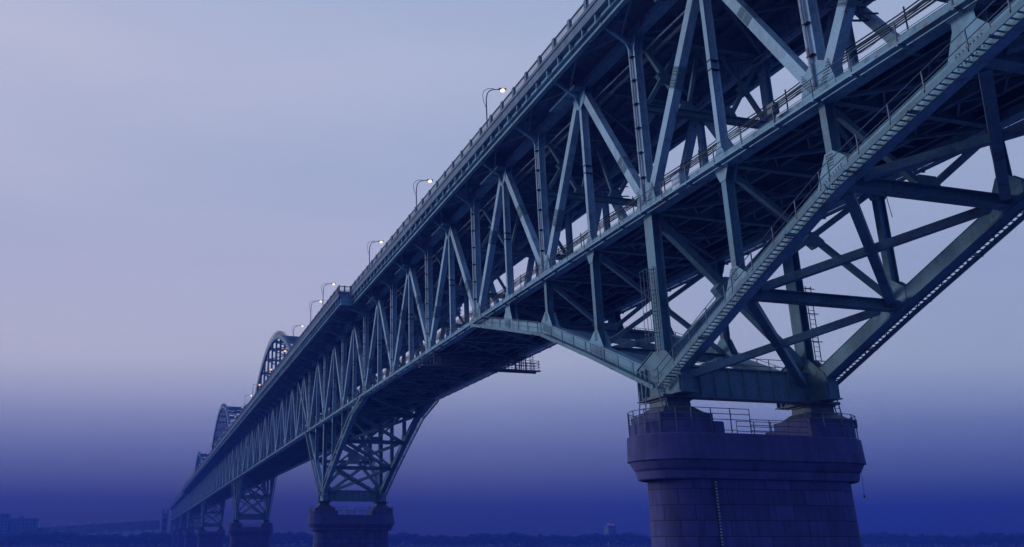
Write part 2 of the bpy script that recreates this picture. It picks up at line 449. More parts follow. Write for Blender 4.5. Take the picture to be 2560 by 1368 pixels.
    for a, b in (((YN + .4, zb + 2.9), (YF - .4, -.4)), ((YN + .4, -.4), (YF - .4, zb + 2.9))):
        sx = .04 if a[1] < b[1] else -.04
        mb.bar((xp + sx, a[0], a[1]), (xp + sx, b[0], b[1]), .62, .55, ref=X)
    mb.plate_x([(ym - 1.4, zc + .1), (ym - .5, zc - 1.0), (ym + .5, zc - 1.0), (ym + 1.4, zc + .1), (ym + .5, zc + 1.1), (ym - .5, zc + 1.1)], xp - .34, xp + .34)
    sway.put(mb)
for r in (haunch, haunch_far, post, hguss, strut, lat, sway, girder, shoe): r.done()

# lower (rail) deck ---------------------------------------------------
fbeam = Rest('floor_beam', FRAME, 40); blat = Rest('bottom_lateral_brace', FRAME, 60)
for n in order:
    x = x_of(n)
    mb = MB(); mb.hbar((x, YN + .36, .52), (x, YF - .36, .52), .42, .95, ref=Z, t=.04, tw=.05)
    fbeam.put(mb)
    if n < N_MAX:
        for ya, yb in ((YN + .4, YF - .4), (YF - .4, YN + .4)):
            mb = MB(); oz = .03 if ya < yb else -.03
            mb.bar((x + .5, ya, .12 + oz), (x + PN - .5, yb, .12 + oz), .26, .2, ref=Z); blat.put(mb)
fbeam.done(); blat.done()
x0, x1 = x_of(N_MIN), x_of(N_MAX)
for yy in (3.0, 4.5, 8.3, 9.8):
    mb = MB(); mb.box(x0, x1, yy - .16, yy + .16, .42, .445); mb.box(x0, x1, yy - .03, yy + .03, .446, 1.15); mb.build('rail_stringer', FRAME, BR)
slat = Rest('stringer_lattice', FRAME, 40)
for n in sorted(range(-60, N_MAX), key=lambda n: abs(n - 1)):
    mb = MB(); x = x_of(n)
    for ya, yb in ((3.0, 4.5), (8.3, 9.8)):
        for k in range(6):
            p, q = (ya, yb) if k % 2 else (yb, ya)
            mb.bar((x + k * 1.5, p, .37), (x + (k + 1) * 1.5, q, .37), .12, .08, ref=Z)
    for yy in (1.9, 6.4, 10.9): mb.tube([(x, yy, .25), (x + PN, yy, .25)], .06, 5)
    mb.bar((x + 4.5, YN + .4, .9), (x + 4.5, YF - .4, .9), .22, .4, ref=Z)
    slat.put(mb)
slat.done()
mb = MB(); mb.box(x0, x1, 1.1, 11.7, 1.16, 1.34); mb.build('track_deck', DARK, BR)
for yy in (YN + .75, YF - .75):
    mb = MB(); s = 1 if yy < 6 else -1
    mb.box(x0, x1, yy - .3, yy + .3, .5, .56); mb.box(x0, x1, yy - .3, yy - .26, .561, 1.12); mb.box(x0, x1, yy + .26, yy + .3, .561, 1.12)
    o = mb.build('cable_trough', DARK, BR)
    c = MB()
    for k, zz in enumerate((2.15, 2.38, 2.6, 2.82, 3.1)):
        for n in range(-30, N_MAX):
            a = (x_of(n), yy + .1 * k * s, zz); b = (x_of(n + 1), yy + .1 * k * s, zz); m_ = (x_of(n) + 4.5, yy + .1 * k * s, zz - .06 - .02 * k)
            c.tube([a, m_, b], .05, 4)
    for n in range(-30, N_MAX):
        for f in (0, .5): c.bar((x_of(n + f) + .5, yy + .3 * s, 1.1), (x_of(n + f) + .5, yy + .3 * s, 3.15), .06, .06)
    c.build('cable_bundle', DARK, o)
wire = MB()
for yy in (3.75, 9.05):
    for n in range(-40, N_MAX):
        wire.tube([(x_of(n), yy, 8.1), (x_of(n) + 4.5, yy, 7.6), (x_of(n + 1), yy, 8.1)], .018, 4)
    wire.tube([(x_of(-40), yy, 6.9), (x_of(N_MAX), yy, 6.9)], .018, 4)
wire.build('overhead_wire', DARK, BR)

# outboard walkways on the bottom chords
for yc, ys in ((YN, -1), (YF, 1)):
    fl = MB(); yi, yo = yc + ys * .385, yc + ys * 1.0
    fl.box(x0, x1, min(yi + ys * .16, yo), max(yi + ys * .16, yo), -.06, -.03)
    fl.box(x0, x1, min(yo + ys * .002, yo + ys * .04), max(yo + ys * .002, yo + ys * .04), -.10, .04)
    for n in range(-50, N_MAX):
        for f in (.02, 1 / 3, 2 / 3):
            x = x_of(n + f); fl.bar((x, yc + ys * .2, -.13), (x, yo + ys * .08, -.13), .12, .12, ref=Z)
    w = fl.build('walkway', STEEL, BR)
    r = MB()
    for n in range(-60, N_MAX):
        for f in (0.02, 1 / 3, 2 / 3):
            x = x_of(n + f); r.bar((x, yo, -.03), (x, yo, 1.2), .06, .06)
    for hgt, rr in ((1.2, .032), (.8, .02), (.42, .02)): r.tube([(x0, yo, hgt), (x1, yo, hgt)], rr, 5)
    r.build('handrail', RAIL, w)

# transverse rail portals
portal = Rest('portal_frame', FRAME, 30)
for n in sorted(range(-60, N_MAX + 1, 2), key=lambda n: abs(n - 1)):
    x = x_of(n); mb = MB(); a0, a1, a2, a3 = YN + .36, 4.5, 8.3, YF - .36
    mb.hbar((x, a0, 9.0), (x, a3, 9.0), .5, .6, ref=Z)
    for p, q in ((a0, a1), (a2, a3)):
        for (ya, za), (yb, zb) in (((p + .2, 9.3), (q - .1, H - .2)), ((p + .2, H - .2), (q - .1, 9.3))):
            sx = .03 if za < zb else -.03
            mb.bar((x + sx, ya, za), (x + sx, yb, zb), .34, .3, ref=X)
        ym = (p + q) / 2; mb.plate_x([(ym - .65, 12.1), (ym, 11.4), (ym + .65, 12.1), (ym, 12.8)], x - .19, x + .19)
    for ya, yb in ((a1 + .1, 6.2), (a2 - .1, 6.6)): mb.bar((x, ya, 9.3), (x, yb, H - .1), .3, .28, ref=X)
    for yy in (a1, a2): mb.plate_x([(yy - .8, 9.31), (yy + .8, 9.31), (yy + .4, 10.1), (yy - .4, 10.1)], x - .17, x + .17)
    mb.plate_x([(a0, 7.6), (a0 + .25, 7.6), (a0 + 1.0, 8.69), (a0, 8.69)], x - .03, x + .03)
    mb.plate_x([(a3 - .25, 7.6), (a3, 7.6), (a3, 8.69), (a3 - 1.0, 8.69)], x - .03, x + .03)
    portal.put(mb)
portal.done()

# upper (road) deck -----------------------------------------------------
tbeam = Rest('deck_beam', FRAME, 30); tlat = Rest('top_lateral_brace', FRAME, 40)
for n in order:
    x = x_of(n); mb = MB()
    mb.hbar((x, YN + .36, 16.0), (x, YF - .36, 16.0), .42, 1.1, ref=Z, t=.04, tw=.05); tbeam.put(mb)
    if n < N_MAX:
        for ya, yb in ((YN + .4, YF - .4), (YF - .4, YN + .4)):
            mb = MB(); oz = .03 if ya < yb else -.03
            mb.bar((x + .5, ya, 15.5 + oz), (x + PN - .5, yb, 15.5 + oz), .26, .2, ref=Z); tlat.put(mb)
tbeam.done(); tlat.done()
for yy in (1.9, 3.5, 5.1, 6.7, 8.3, 9.9, 11.3):
    mb = MB(); mb.box(x0, x1, yy - .13, yy + .13, 16.56, 16.585); mb.box(x0, x1, yy - .025, yy + .025, 16.586, 17.09); mb.build('road_stringer', FRAME, BR)
mb = MB()
segs = [(x0, WIDE_B, -3.05), (WIDE_B, WIDE_A, -5.15), (WIDE_A, x1, -3.05)]
for xa, xb, ye in segs: mb.box(xa, xb, ye, 12.8 - ye, 17.1, 17.9)
mb.build('deck_slab', DECKC, BR)
# road surface sits a little proud between the kerbs
mb = MB(); mb.box(x0, x1, -.6, 13.4, 17.904, 17.95); mb.build('road_surface', DARK, BR)
ym = (YN + YF) / 2
mir = lambda y, s: y if s < 0 else 2 * ym - y
for s in (-1, 1):
    kb = MB(); fa = MB(); eg = MB(); rl = MB(); bl = MB()
    def bx(m, xa, xb, ya, yb, za, zb):
        p, q = mir(ya, s), mir(yb, s); m.box(xa, xb, min(p, q), max(p, q), za, zb)
    for xa, xb, ye in segs:
        e = ye + .05
        bx(kb, xa, xb, e - .15, e + .25, 17.903, 18.17)
        bx(fa, xa, xb, e + .40, e + .44, 16.32, 17.09)                # recessed fascia web
        bx(fa, xa, xb, e + .05, e + .46, 16.27, 16.315)
        bx(eg, xa, xb, e + .38, e + .42, 15.69, 16.265)               # edge girder web
        bx(eg, xa, xb, e + .16, e + .62, 15.65, 15.688)
        x = xa + .6; step = 2.25
        while x < xb:
            if x > -700: bx(fa, x - .06, x + .06, e + .04, e + .399, 16.32, 17.09)
            x += step
        # parapet railing
        x = xa + .2
        while x < xb - .1:
            w = .19
            bx(rl, x - w, x + w, e - .12, e + .14, 18.172, 19.2 if x > -720 else 19.1); x += 3.0
        bx(rl, xa, xb, e - .06, e + .07, 19.02, 19.13)
        bx(rl, xa, xb, e - .04, e + .05, 18.3, 18.36)
        x = xa + .1; st = .2
        while x < xb:
            st = .2 if x > -200 else .4
            ww = .018 if x > -200 else .04
            p = mir(e, s); bl.box(x - ww, x + ww, p - .015, p + .015, 18.361, 19.019); x += st
    # step returns at the widened part
    for xs in (WIDE_A, WIDE_B):
        d = 1 if xs == WIDE_A else -1
        bx(kb, xs - .15, xs + .15, -5.1, -3.2, 17.905, 18.165); bx(rl, xs - .06, xs + .07, -5.0, -3.1, 19.022, 19.128)
        bx(rl, xs - .05, xs + .05, -5.0, -3.1, 18.302, 18.358)
        for yy in (-5.1, -4.08, -3.06): bx(rl, xs - .13, xs + .13, yy - .12, yy + .12, 18.173, 19.22)
        bx(fa, xs - .02, xs + .02, -4.6, -2.6, 16.325, 17.088); bx(eg, xs - .02, xs + .02, -4.7, -2.6, 15.7, 16.26); bx(eg, xs - .1, xs + .12, -4.9, -2.6, 15.655, 15.69)
        k = 0
        while k < 9:
            yy = -4.95 + k * .2
            bx(bl, xs - .015, xs + .015, yy - .016, yy + .016, 18.36, 19.02); k += 1
    kb.build('kerb', DECKC, BR); fa.build('deck_fascia', STEEL, BR); eg.build('edge_girder', STEEL, BR)
    o = rl.build('parapet_railing', RAIL, BR); bl.build('baluster_infill', RAIL, o)
bracket = Rest('sidewalk_bracket', STEEL, 80); obrace = Rest('overhang_brace', FRAME, 50)
for n in order:
    for s in (-1, 1):
        x = x_of(n); mb = MB(); e = EDGE(n) + .05
        tip = e + .45; q = lambda y: mir(y, s)
        mb.bar((x, q(-.05), 14.55), (x, q(tip), 16.05), .3, .26, ref=X)               # raking strut
        mb.bar((x, q(-.03), 16.75), (x, q(tip - .1), 16.85), .4, .3, ref=X)
        p = [(q(tip - .18), 15.6), (q(tip + .3), 15.66), (q(tip + .3), 16.6), (q(tip - .18), 16.6)]
        mb.plate_x(p if s < 0 else p[::-1], x - .12, x + .12)
        mb.bar((x, q(-.03), 15.35), (x, q(-1.15), 15.35), .16, .14, ref=X)
        p = [(q(-.02), 13.6), (q(-.5), 14.6), (q(-.75), 15.3), (q(-.02), 15.3)]
        mb.plate_x(p[::-1] if s < 0 else p, x - .025, x + .025)
        bracket.put(mb)
        if n > -60:
            mb = MB()
            mb.bar((x - .1, q(-.9 if e > -4 else -2), 15.25 if e > -4 else 15.4), (x - 4.5, q(e + .5), 15.85), .16, .12, ref=Z)
            mb.bar((x - PN + .1, q(-.9 if e > -4 else -2), 15.25 if e > -4 else 15.4), (x - 4.6, q(e + .5), 15.82), .16, .12, ref=Z)
            obrace.put(mb)
bracket.done(); obrace.done()
for s in (-1, 1):
    mb = MB(); p = mir(-1.4, s); mb.box(x0, x1, p - .12, p + .12, 16.56, 16.585); mb.box(x0, x1, p - .025, p + .025, 16.586, 17.09); mb.build('road_stringer', FRAME, BR)

# inner service catwalk hung below the road deck, and the node platforms
for s in (-1, 1):
    mb = MB(); q = mir(1.25, s)
    mb.tube([(x0, q, 14.35), (x1, q, 14.35)], .075, 8)
    for dz, dy in ((.55, .5), (.95, .5), (.35, .9)): mb.tube([(x_of(-60), mir(1.25 + dy, s), 14.35 - dz * .4), (x1, mir(1.25 + dy, s), 14.35 - dz * .4)], .03, 4)
    o = mb.build('service_pipe', PIPE, BR)
    h = MB()
    for n in range(-40, N_MAX):
        for f in (0.22, .5, .78): h.bar((x_of(n + f), q, 14.3), (x_of(n + f), q, 16.5), .05, .05)
    h.build('pipe_hanger', RAIL, o, kind='stuff')
for n in range(5, -14, -2):
    x = x_of(n); mb = MB(); ya, yb = YN - 1.35, YN - .41
    mb.box(x - 3.9, x + 1.1, ya, yb, H - .12, H - .08)
    mb.box(x - 3.9, x + 1.1, ya - .04, ya, H - .22, H + .02)
    for xx in (x - 3.6, x - 1.2, x + .8): mb.bar((xx, yb, H - .18), (xx, ya, H - .18), .1, .1, ref=Z)
    o = mb.build('node_platform', STEEL, BR)
    r = MB()
    for xx in (x - 3.9, x - 1.4, x + 1.08): r.bar((xx, ya, H - .08), (xx, ya, H + 1.1), .06, .06)
    for hh in (.35, .7, 1.1): r.tube([(x - 3.9, ya, H + hh), (x + 1.08, ya, H + hh)], .025, 5); r.tube([(x + 1.08, ya, H + hh), (x + 1.08, yb, H + hh)], .025, 5)
    k = x - 3.8
    while k < x + 1.0: r.bar((k, ya, H - .08), (k, ya, H + 1.1), .014, .014); k += .16
    r.build('mesh_guard', RAIL, o)
    p = MB()
    p.box(x - .4, x + 2.2, YN + .45, YN + 1.5, H - .5, H - .45)
    for xx, yy in ((x + 2.15, YN + .5), (x + 2.15, YN + 1.45), (x - .35, YN + 1.45)): p.bar((xx, yy, H - .5), (xx, yy, H + .6), .06, .06)
    p.build('inner_landing', RAIL, o)

# arches ---------------------------------------------------------------
hang = Rest('arch_hanger', FRAME, 90); abr = Rest('arch_brace', FRAME, 90)
for (na, nb, rise) in ((-14, -34, 21.6), (-34, -58, 28.0), (-58, -78, 21.6)):
    c = (na + nb) / 2; hw = (na - nb) / 2 - 4
    arch_z = lambda n: H + .35 + rise * (1 - ((n - c) / hw) ** 2)
    for yc in (YN, YF):
        mb = MB(); D = PIERS[na]
        ns = [c + hw - .5 * k for k in range(int(4 * hw) + 1)]
        pts = [(x_of(na - 2), .35)] + [(x_of(n), arch_z(n)) for n in ns] + [(x_of(nb + 2), .35)]
        pts = [(p[0], p[1]) for p in pts]
        # mitred ribbon so that the rib is one smooth box
        ring = []
        for i, (px, pz) in enumerate(pts):
            a = pts[max(i - 1, 0)]; b = pts[min(i + 1, len(pts) - 1)]
            d = V((b[0] - a[0], 0, b[1] - a[1])).normalized(); u = V((-d.z, 0, d.x))
            hh = .42 if i in (0, 1, len(pts) - 1, len(pts) - 2) else .6
            ring.append([V((px, yc, pz)) + u * (hh * p) + Y * (.4 * q) for p, q in ((-1, -1), (1, -1), (1, 1), (-1, 1))])
        vs = [p for R in ring for p in R]; fs = []
        for i in range(len(ring) - 1):
            for k in range(4): fs.append((i * 4 + k, i * 4 + (k + 1) % 4, i * 4 + 4 + (k + 1) % 4, i * 4 + 4 + k))
        mb.add(vs, fs); o = mb.build('arch_rib', FRAME, BR)
        r = MB(); last = None
        for k in range(int(hw * 2 * PN / 2.0) + 1):
            n = c + hw - k * 2.0 / PN
            if n < c - hw: break
            z = arch_z(n) + .6
            for yy in (yc - .35, yc + .35): r.bar((x_of(n), yy, z), (x_of(n), yy, z + 1.2), .09, .09)
            if last:
                for yy in (yc - .35, yc + .35):
                    for hh in (.6, 1.2): r.bar((last[0], yy, last[1] + hh), (x_of(n), yy, z + hh), .06, .06)
            last = (x_of(n), z)
        r.build('arch_handrail', RAIL, o)
        n = c + hw - 1
        while n > c - hw + .5:
            m2 = MB(); m2.hbar((x_of(n), yc, 16), (x_of(n), yc, arch_z(n) - .55), .42, .55); hang.put(m2); n -= 1
    n = c + hw - 1; prev = None
    while n > c - hw + .5:
        z = arch_z(n)
        if z > H + 7.5:
            m2 = MB(); m2.hbar((x_of(n), YN + .41, z), (x_of(n), YF - .41, z), .5, .7, ref=Z)
            abr.put(m2)
            if prev is not None:
                for a, b in ((YN + .45, YF - .45), (YF - .45, YN + .45)):
                    m3 = MB(); m3.bar((x_of(prev[0]) - .4, a, prev[1] + (.05 if a < b else -.05)), (x_of(n) + .4, b, z + (.05 if a < b else -.05)), .3, .3, ref=Z); abr.put(m3)
            prev = (n, z)
        n -= 1
hang.done(); abr.done()

# ------------------------------------------------------------------ piers
def loft(mb, secs, y0, y1, uv=False, m=28, cap_top=True):
    """stadium outline (straight along y, round ends) lofted through (z, radius) sections"""
    rows = []; us = None
    for z, r in secs:
        P = []
        k = 6
        for i in range(k + 1): P.append((r, y0 + (y1 - y0) * i / k))
        for i in range(1, m): a = math.pi * i / m; P.append((r * math.cos(a), y1 + r * math.sin(a)))
        for i in range(k + 1): P.append((-r, y1 - (y1 - y0) * i / k))
        for i in range(1, m): a = math.pi + math.pi * i / m; P.append((r * math.cos(a), y0 + r * math.sin(a)))
        if us is None:
            us = [0]
            for i in range(1, len(P) + 1):
                p, q = P[i % len(P)], P[i - 1]; us.append(us[-1] + math.hypot(p[0] - q[0], p[1] - q[1]))
        P.append(P[0]); rows.append([(p[0], p[1], z) for p in P])
    n = len(rows[0]); vs = [p for R in rows for p in R]; fs = []
    for i in range(len(rows) - 1):
        for k in range(n - 1): fs.append((i * n + k + 1, i * n + k, (i + 1) * n + k, (i + 1) * n + k + 1))
    if cap_top: fs.append(tuple(range(n - 2, -1, -1)))
    o = len(mb.v); mb.add(vs, fs)
    if uv: mb.uv = [(us[i % n], vs[i][2]) for i in range(len(vs))]
PIER_LABELS = {
    0: 'massive rounded stone-block river pier with a railed top and white depth gauge strip',
    -14: 'second river pier from the right, standing under the truss legs between two open spans',
    -34: 'third river pier from the right, small and hazy, below the first arch end',
    -58: 'fourth river pier from the right, dim in the haze',
    -78: 'fifth river pier from the right, barely visible in the haze',
    -96: 'faint pier beyond the last arch, lost in the dark haze', -114: 'faint pier beyond the last arch, lost in the dark haze', -132: 'abutment pier on the far shore where the truss ends'}
for pn in PIERS:
    D = PIERS[pn]; dz = -D + 13.95; xp = x_of(pn)
    t = thing('bridge_pier', PIER_LABELS[pn], 'bridge pier', (xp, 0, 0), 'river piers carrying the bridge')
    def put(mb, name, mat):
        mb.v = [(v[0] + xp, v[1], v[2]) for v in mb.v]; return mb.build(name, mat, t)
    y0, y1 = .1, 12.38
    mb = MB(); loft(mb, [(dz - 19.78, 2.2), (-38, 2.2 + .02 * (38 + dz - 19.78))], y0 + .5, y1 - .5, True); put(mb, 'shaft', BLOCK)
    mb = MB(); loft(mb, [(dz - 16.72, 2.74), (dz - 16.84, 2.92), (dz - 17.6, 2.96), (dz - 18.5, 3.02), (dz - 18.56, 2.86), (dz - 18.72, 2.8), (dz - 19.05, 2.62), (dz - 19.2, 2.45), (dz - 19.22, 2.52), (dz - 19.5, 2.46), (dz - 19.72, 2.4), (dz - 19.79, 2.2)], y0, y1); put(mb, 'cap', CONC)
    for yc, s in ((YN, -1), (YF, 1)):
        mb = MB(); P = []; ye = yc - s * 2.5; yr = y0 if s < 0 else y1; rr = 2.66
        P += [(rr - .25, ye), (rr, ye + s * .25)]
        for i in range(0, 17): a = math.pi * i / 16; P.append((rr * math.cos(a), yr + s * rr * math.sin(a)))
        P += [(-rr, ye + s * .25), (-rr + .25, ye)]
        if s > 0: P = P[::-1]
        k = len(P); mb.add([(p[0], p[1], dz - 16.74) for p in P] + [(p[0], p[1], dz - 15.98) for p in P] + [(p[0] * .98, yr + (p[1] - yr) * .985, dz - 15.92) for p in P],
            [tuple(range(k - 1, -1, -1)), tuple(range(2 * k, 3 * k))] + [(i + o_, (i + 1) % k + o_, (i + 1) % k + k + o_, i + k + o_) for o_ in (0, k) for i in range(k)])
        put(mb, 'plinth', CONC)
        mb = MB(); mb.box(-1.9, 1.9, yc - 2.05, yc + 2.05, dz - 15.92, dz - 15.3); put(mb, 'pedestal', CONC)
        mb = MB()
        def fr(za, zb_, wa, wb):
            vs = [(-wa, yc - wa, za), (wa, yc - wa, za), (wa, yc + wa, za), (-wa, yc + wa, za), (-wb, yc - wb, zb_), (wb, yc - wb, zb_), (wb, yc + wb, zb_), (-wb, yc + wb, zb_)]
            mb.add(vs, [(0, 3, 2, 1), (4, 5, 6, 7), (0, 1, 5, 4), (1, 2, 6, 5), (2, 3, 7, 6), (3, 0, 4, 7)])
        fr(dz - 15.3, dz - 15.2, 1.75, 1.7); fr(dz - 15.2, dz - 14.75, 1.62, 1.1); fr(dz - 14.75, dz - 14.3, 1.02, 1.0); fr(dz - 14.3, dz - 14.16, 1.12, 1.12); fr(dz - 14.16, dz - 13.96, 1.35, 1.35)
        put(mb, 'bearing', BEAR)
    if pn >= -34:
        r = MB(); P = []
        rad = 2.75
        for i in range(9): P.append((rad, y0 + (y1 - y0) * i / 8))
        for i in range(1, 8): a = math.pi * i / 8; P.append((rad * math.cos(a), y1 + rad * math.sin(a)))
        for i in range(9): P.append((-rad, y1 - (y1 - y0) * i / 8))
        for i in range(1, 8): a = math.pi + math.pi * i / 8; P.append((rad * math.cos(a), y0 + rad * math.sin(a)))
        def top(p):
            return dz + (-15.05 if (p[1] < 3.6 or p[1] > 9.2) else -15.75)
        for i, p in enumerate(P):
            q = P[(i + 1) % len(P)]
            r.bar((p[0], p[1], dz - 16.7), (p[0], p[1], top(p)), .055, .055)
            tp, tq = top(p), top(q)
            if abs(tp - tq) > .1:
                r.tube([(q[0], q[1], tp), (q[0], q[1], tq)], .03, 5); tq = tp
            for f in (0, .38, .76): r.tube([(p[0], p[1], tp - f), (q[0], q[1], tq - f)], .028, 5)
        put(r, 'guard_rail', RAIL)
    if pn == 0:
        def ladder(a, b, w, name, step=.33):
            l = MB(); a = V(a); b = V(b); d = (b - a); L = d.length; d.normalize()
            for o_ in (-w, w): l.bar(a + Y * o_, b + Y * o_, .06, .06)
            k = .2
            while k < L: c = a + d * k; l.bar(c - Y * w, c + Y * w, .035, .035, ref=Z); k += step
            put(l, name, RAIL)
        ladder((1.2, -2.75, -16.3), (1.2, -2.45, -13.9), .24, 'access_ladder')
        ladder((1.5, -.75, -16.0), (1.2, -1.15, -13.2), .22, 'access_ladder')
        ladder((1.0, 14.15, -16.2), (1.0, 13.55, -13.2), .22, 'access_ladder')
        g = MB(); g.box(2.24, 2.42, 1.62, 1.7, -24.8, -19.9); put(g, 'gauge_backing', DARK)
        g = MB(); z = -19.95
        while z > -24.8:
            g.box(2.421, 2.47, 1.6, 1.73, z - .09, z); z -= .2
        put(g, 'depth_gauge', WHITEP)

# ------------------------------------------------------------------ street lamps on the road deck
def lamp(n, y, mat, label, h=7.9, far=False):
    x = x_of(n); b = 17.95
    t = thing('street_lamp', label, 'street lamp', (x, y, b), 'street lamps along the road deck')
    p = MB()
    if far:
        p.bar((x, y, b), (x, y, b + h), .12, .12); p.bar((x, y, b + h), (x, y + 1.9, b + h + .2), .1, .1, ref=X)
    else:
        p.tube([(x, y, b), (x, y, b + .9)], .14, 8)
        p.tube([(x, y, b + .9), (x, y, b + h - 2.3), (x, y + .02, b + h - 1.3), (x, y + .18, b + h - .65), (x, y + .5, b + h - .25), (x, y + 1.0, b + h - .04), (x, y + 1.7, b + h + .08)], [.085, .075, .07, .065, .06, .055, .05], 8)
        p.tube([(x, y, b + h - 2.6), (x, y - .3, b + h - 1.8), (x, y - .42, b + h - 1.0), (x, y - .25, b + h - .4), (x, y + .25, b + h - .05), (x, y + 1.0, b + h + .07)], .035, 6)
    p.build('pole', RAIL, t)
    hd = MB(); hd.prof((x, y + 1.6, b + h + .12), (x, y + 2.5, b + h + .2), [(-.2, -.05), (.2, -.05), (.13, .09), (-.13, .09)])
    hd.build('lamp_head', RAIL, t)
    ln = MB(); c = V((x, y + 2.08, b + h + .0)); vs = []; fs = []
    R = (.30, .22, .18) if n < -29 else ((.36, .30, .24) if not far else (.42, .36, .30))
    for i in range(9):
        for k in range(16):
            a = math.pi * i / 8; q = 2 * math.pi * k / 16
            vs.append((c.x + .7 * R[0] * math.sin(a) * math.cos(q), c.y + R[1] * math.sin(a) * math.sin(q), c.z + R[2] * math.cos(a)))
    for i in range(8):
        for k in range(16): fs.append((i * 16 + k, i * 16 + (k + 1) % 16, i * 16 + 16 + (k + 1) % 16, i * 16 + 16 + k))
    ln.add(vs, fs); ln.build('lens', mat, t)
NEARL = ['lit street lamp at the upper middle, highest of the row above the railing', 'lit street lamp second highest above the railing', 'lit street lamp third down the row above the railing',
         'lit street lamp standing just left of the step in the deck edge', 'lit street lamp second left of the step in the deck edge', 'lit street lamp beside the top of the nearest arch']
for (n, y), lb in zip(((-3.12, -1.1), (-6.13, -1.1), (-9.18, -1.1), (-12.0, -4.2), (-13.5, -4.2), (-16.05, -4.2)), NEARL): lamp(n, y, LAMPW, lb, 7.9 if y > -2 else 7.3)
lamp(-27.5, -4.4, LAMPW, 'small pale lamp just above the second arch', 6.6, True)
for n, lb in ((-18.8, 'bright orange lamp glowing inside the nearest arch, highest of its row'), (-21.8, 'orange lamp inside the nearest arch, second from the top'), (-24.8, 'small orange lamp at the foot of the nearest arch')): lamp(n, -4.5, LAMPO, lb, 6.3, True)
n = -30.6
while n > -130:
    lamp(n, -4.5 if n > -81 else -1.1, LAMPO, 'tiny orange street lamp far along the bridge deck in the haze', 6.3, True); n -= 3.0

# ------------------------------------------------------------------ loose things on and under the bridge
t = thing('inspection_gantry', 'steel inspection gantry with railings slung beneath the bridge, its end sticking out over the water', 'inspection gantry', (-52, 6.2, -2))
mb = MB(); xa, xb, ya, yb = -52.8, -51.4, -1.7, 15.0
for xx in (xa, xb): mb.bar((xx, ya, -1.95), (xx, yb, -1.95), .16, .3, ref=X); mb.bar((xx, ya, -.95), (xx, yb, -.95), .08, .08, ref=X)
mb.box(xa, xb, ya, yb, -1.86, -1.82); mb.build('gantry_truss', RAIL, t)
mb = MB(); k = 0
for xx in (xa, xb):
    y = ya
    while y <= yb + .01:
        mb.bar((xx, y, -1.9), (xx, y, -.55), .06, .06); y += 1.1
    for zz in (-.55, -.95, -1.35): mb.tube([(xx, ya, zz), (xx, yb, zz)], .03, 5)
    y = ya
    while y < yb - 2: mb.bar((xx, y, -1.85), (xx, y + 1.1, -.95), .05, .05, ref=X); y += 2.2
for y in (ya, yb):
    for zz in (-.55, -.95, -1.35): mb.tube([(xa, y, zz), (xb, y, zz)], .03, 5)
mb.build('guard_rail', RAIL, t)
for y in (YN, YF):
    mb = MB()
    for xx in (xa, xb):
        for dy in (-.45, .45): mb.bar((xx, y + dy, -1.9), (xx, y + dy, -.13), .12, .12)
        mb.bar((xx, y - .55, -.19), (xx, y + .55, -.19), .12, .1, ref=X)
    mb.bar((xa - .1, y, -.3), (xb + .1, y, -.3), .1, .12, ref=Z)
    mb.build('hanger_frame', RAIL, t)
mb = MB()
for yy in (13.5, 13.95): mb.bar((-51.3, yy, -1.9), (-51.3, yy, .5), .06, .06)
for k in range(7): mb.bar((-51.3, 13.5, -1.7 + .32 * k), (-51.3, 13.95, -1.7 + .32 * k), .04, .04, ref=Z)
mb.build('ladder', RAIL, t)
t = thing('equipment_cabinet', 'pale grey equipment cabinet standing on the lower walkway railing', 'cabinet', (4.6, -.35, .0))
mb = MB(); mb.box(4.2, 5.15, -.55, -.05, -.02, 1.15); mb.build('cabinet_body', CABM, t)
mb = MB(); mb.box(4.27, 5.08, -.575, -.551, .06, 1.07); o = mb.build('door', CABM, t)
mb = MB(); mb.box(4.95, 5.0, -.6, -.576, .5, .66); mb.build('handle', DARK, o)
mb = MB(); mb.box(4.15, 5.2, -.6, 0, 1.151, 1.2); mb.build('roof', CABM, t)
t = thing('signal_box', 'small dark signal box hung on the lower railing between the truss legs', 'signal box', (14.8, -.6, 1))
mb = MB(); mb.box(14.5, 15.1, -.62, -.25, .75, 1.45); mb.build('box_body', BEAR, t)
mb = MB(); mb.bar((14.8, -.45, -.02), (14.8, -.45, .749), .08, .08); mb.build('post', RAIL, t)
mb = MB(); mb.tube([(1.0, 15.0, -18.6), (1.0, 15.02, -19.4), (1.0, 14.97, -20.6)], .018, 4); mb.tube([(1.0, 14.97, -20.6), (1.0, 14.97, -20.78)], .06, 6)
o = mb.build('hanging_rope', DARK); o['label'] = 'thin weighted rope dangling from the right side of the big pier cap'; o['category'] = 'rope'
mb = MB(); mb.tube([(18.2, 3.2, -5.2), (18.2, 3.25, -5.9), (18.2, 3.36, -6.7)], .025, 4)
o = mb.build('loose_cable', DARK); o['label'] = 'short loose cable end hanging below a cross strut against the sky'; o['category'] = 'cable'
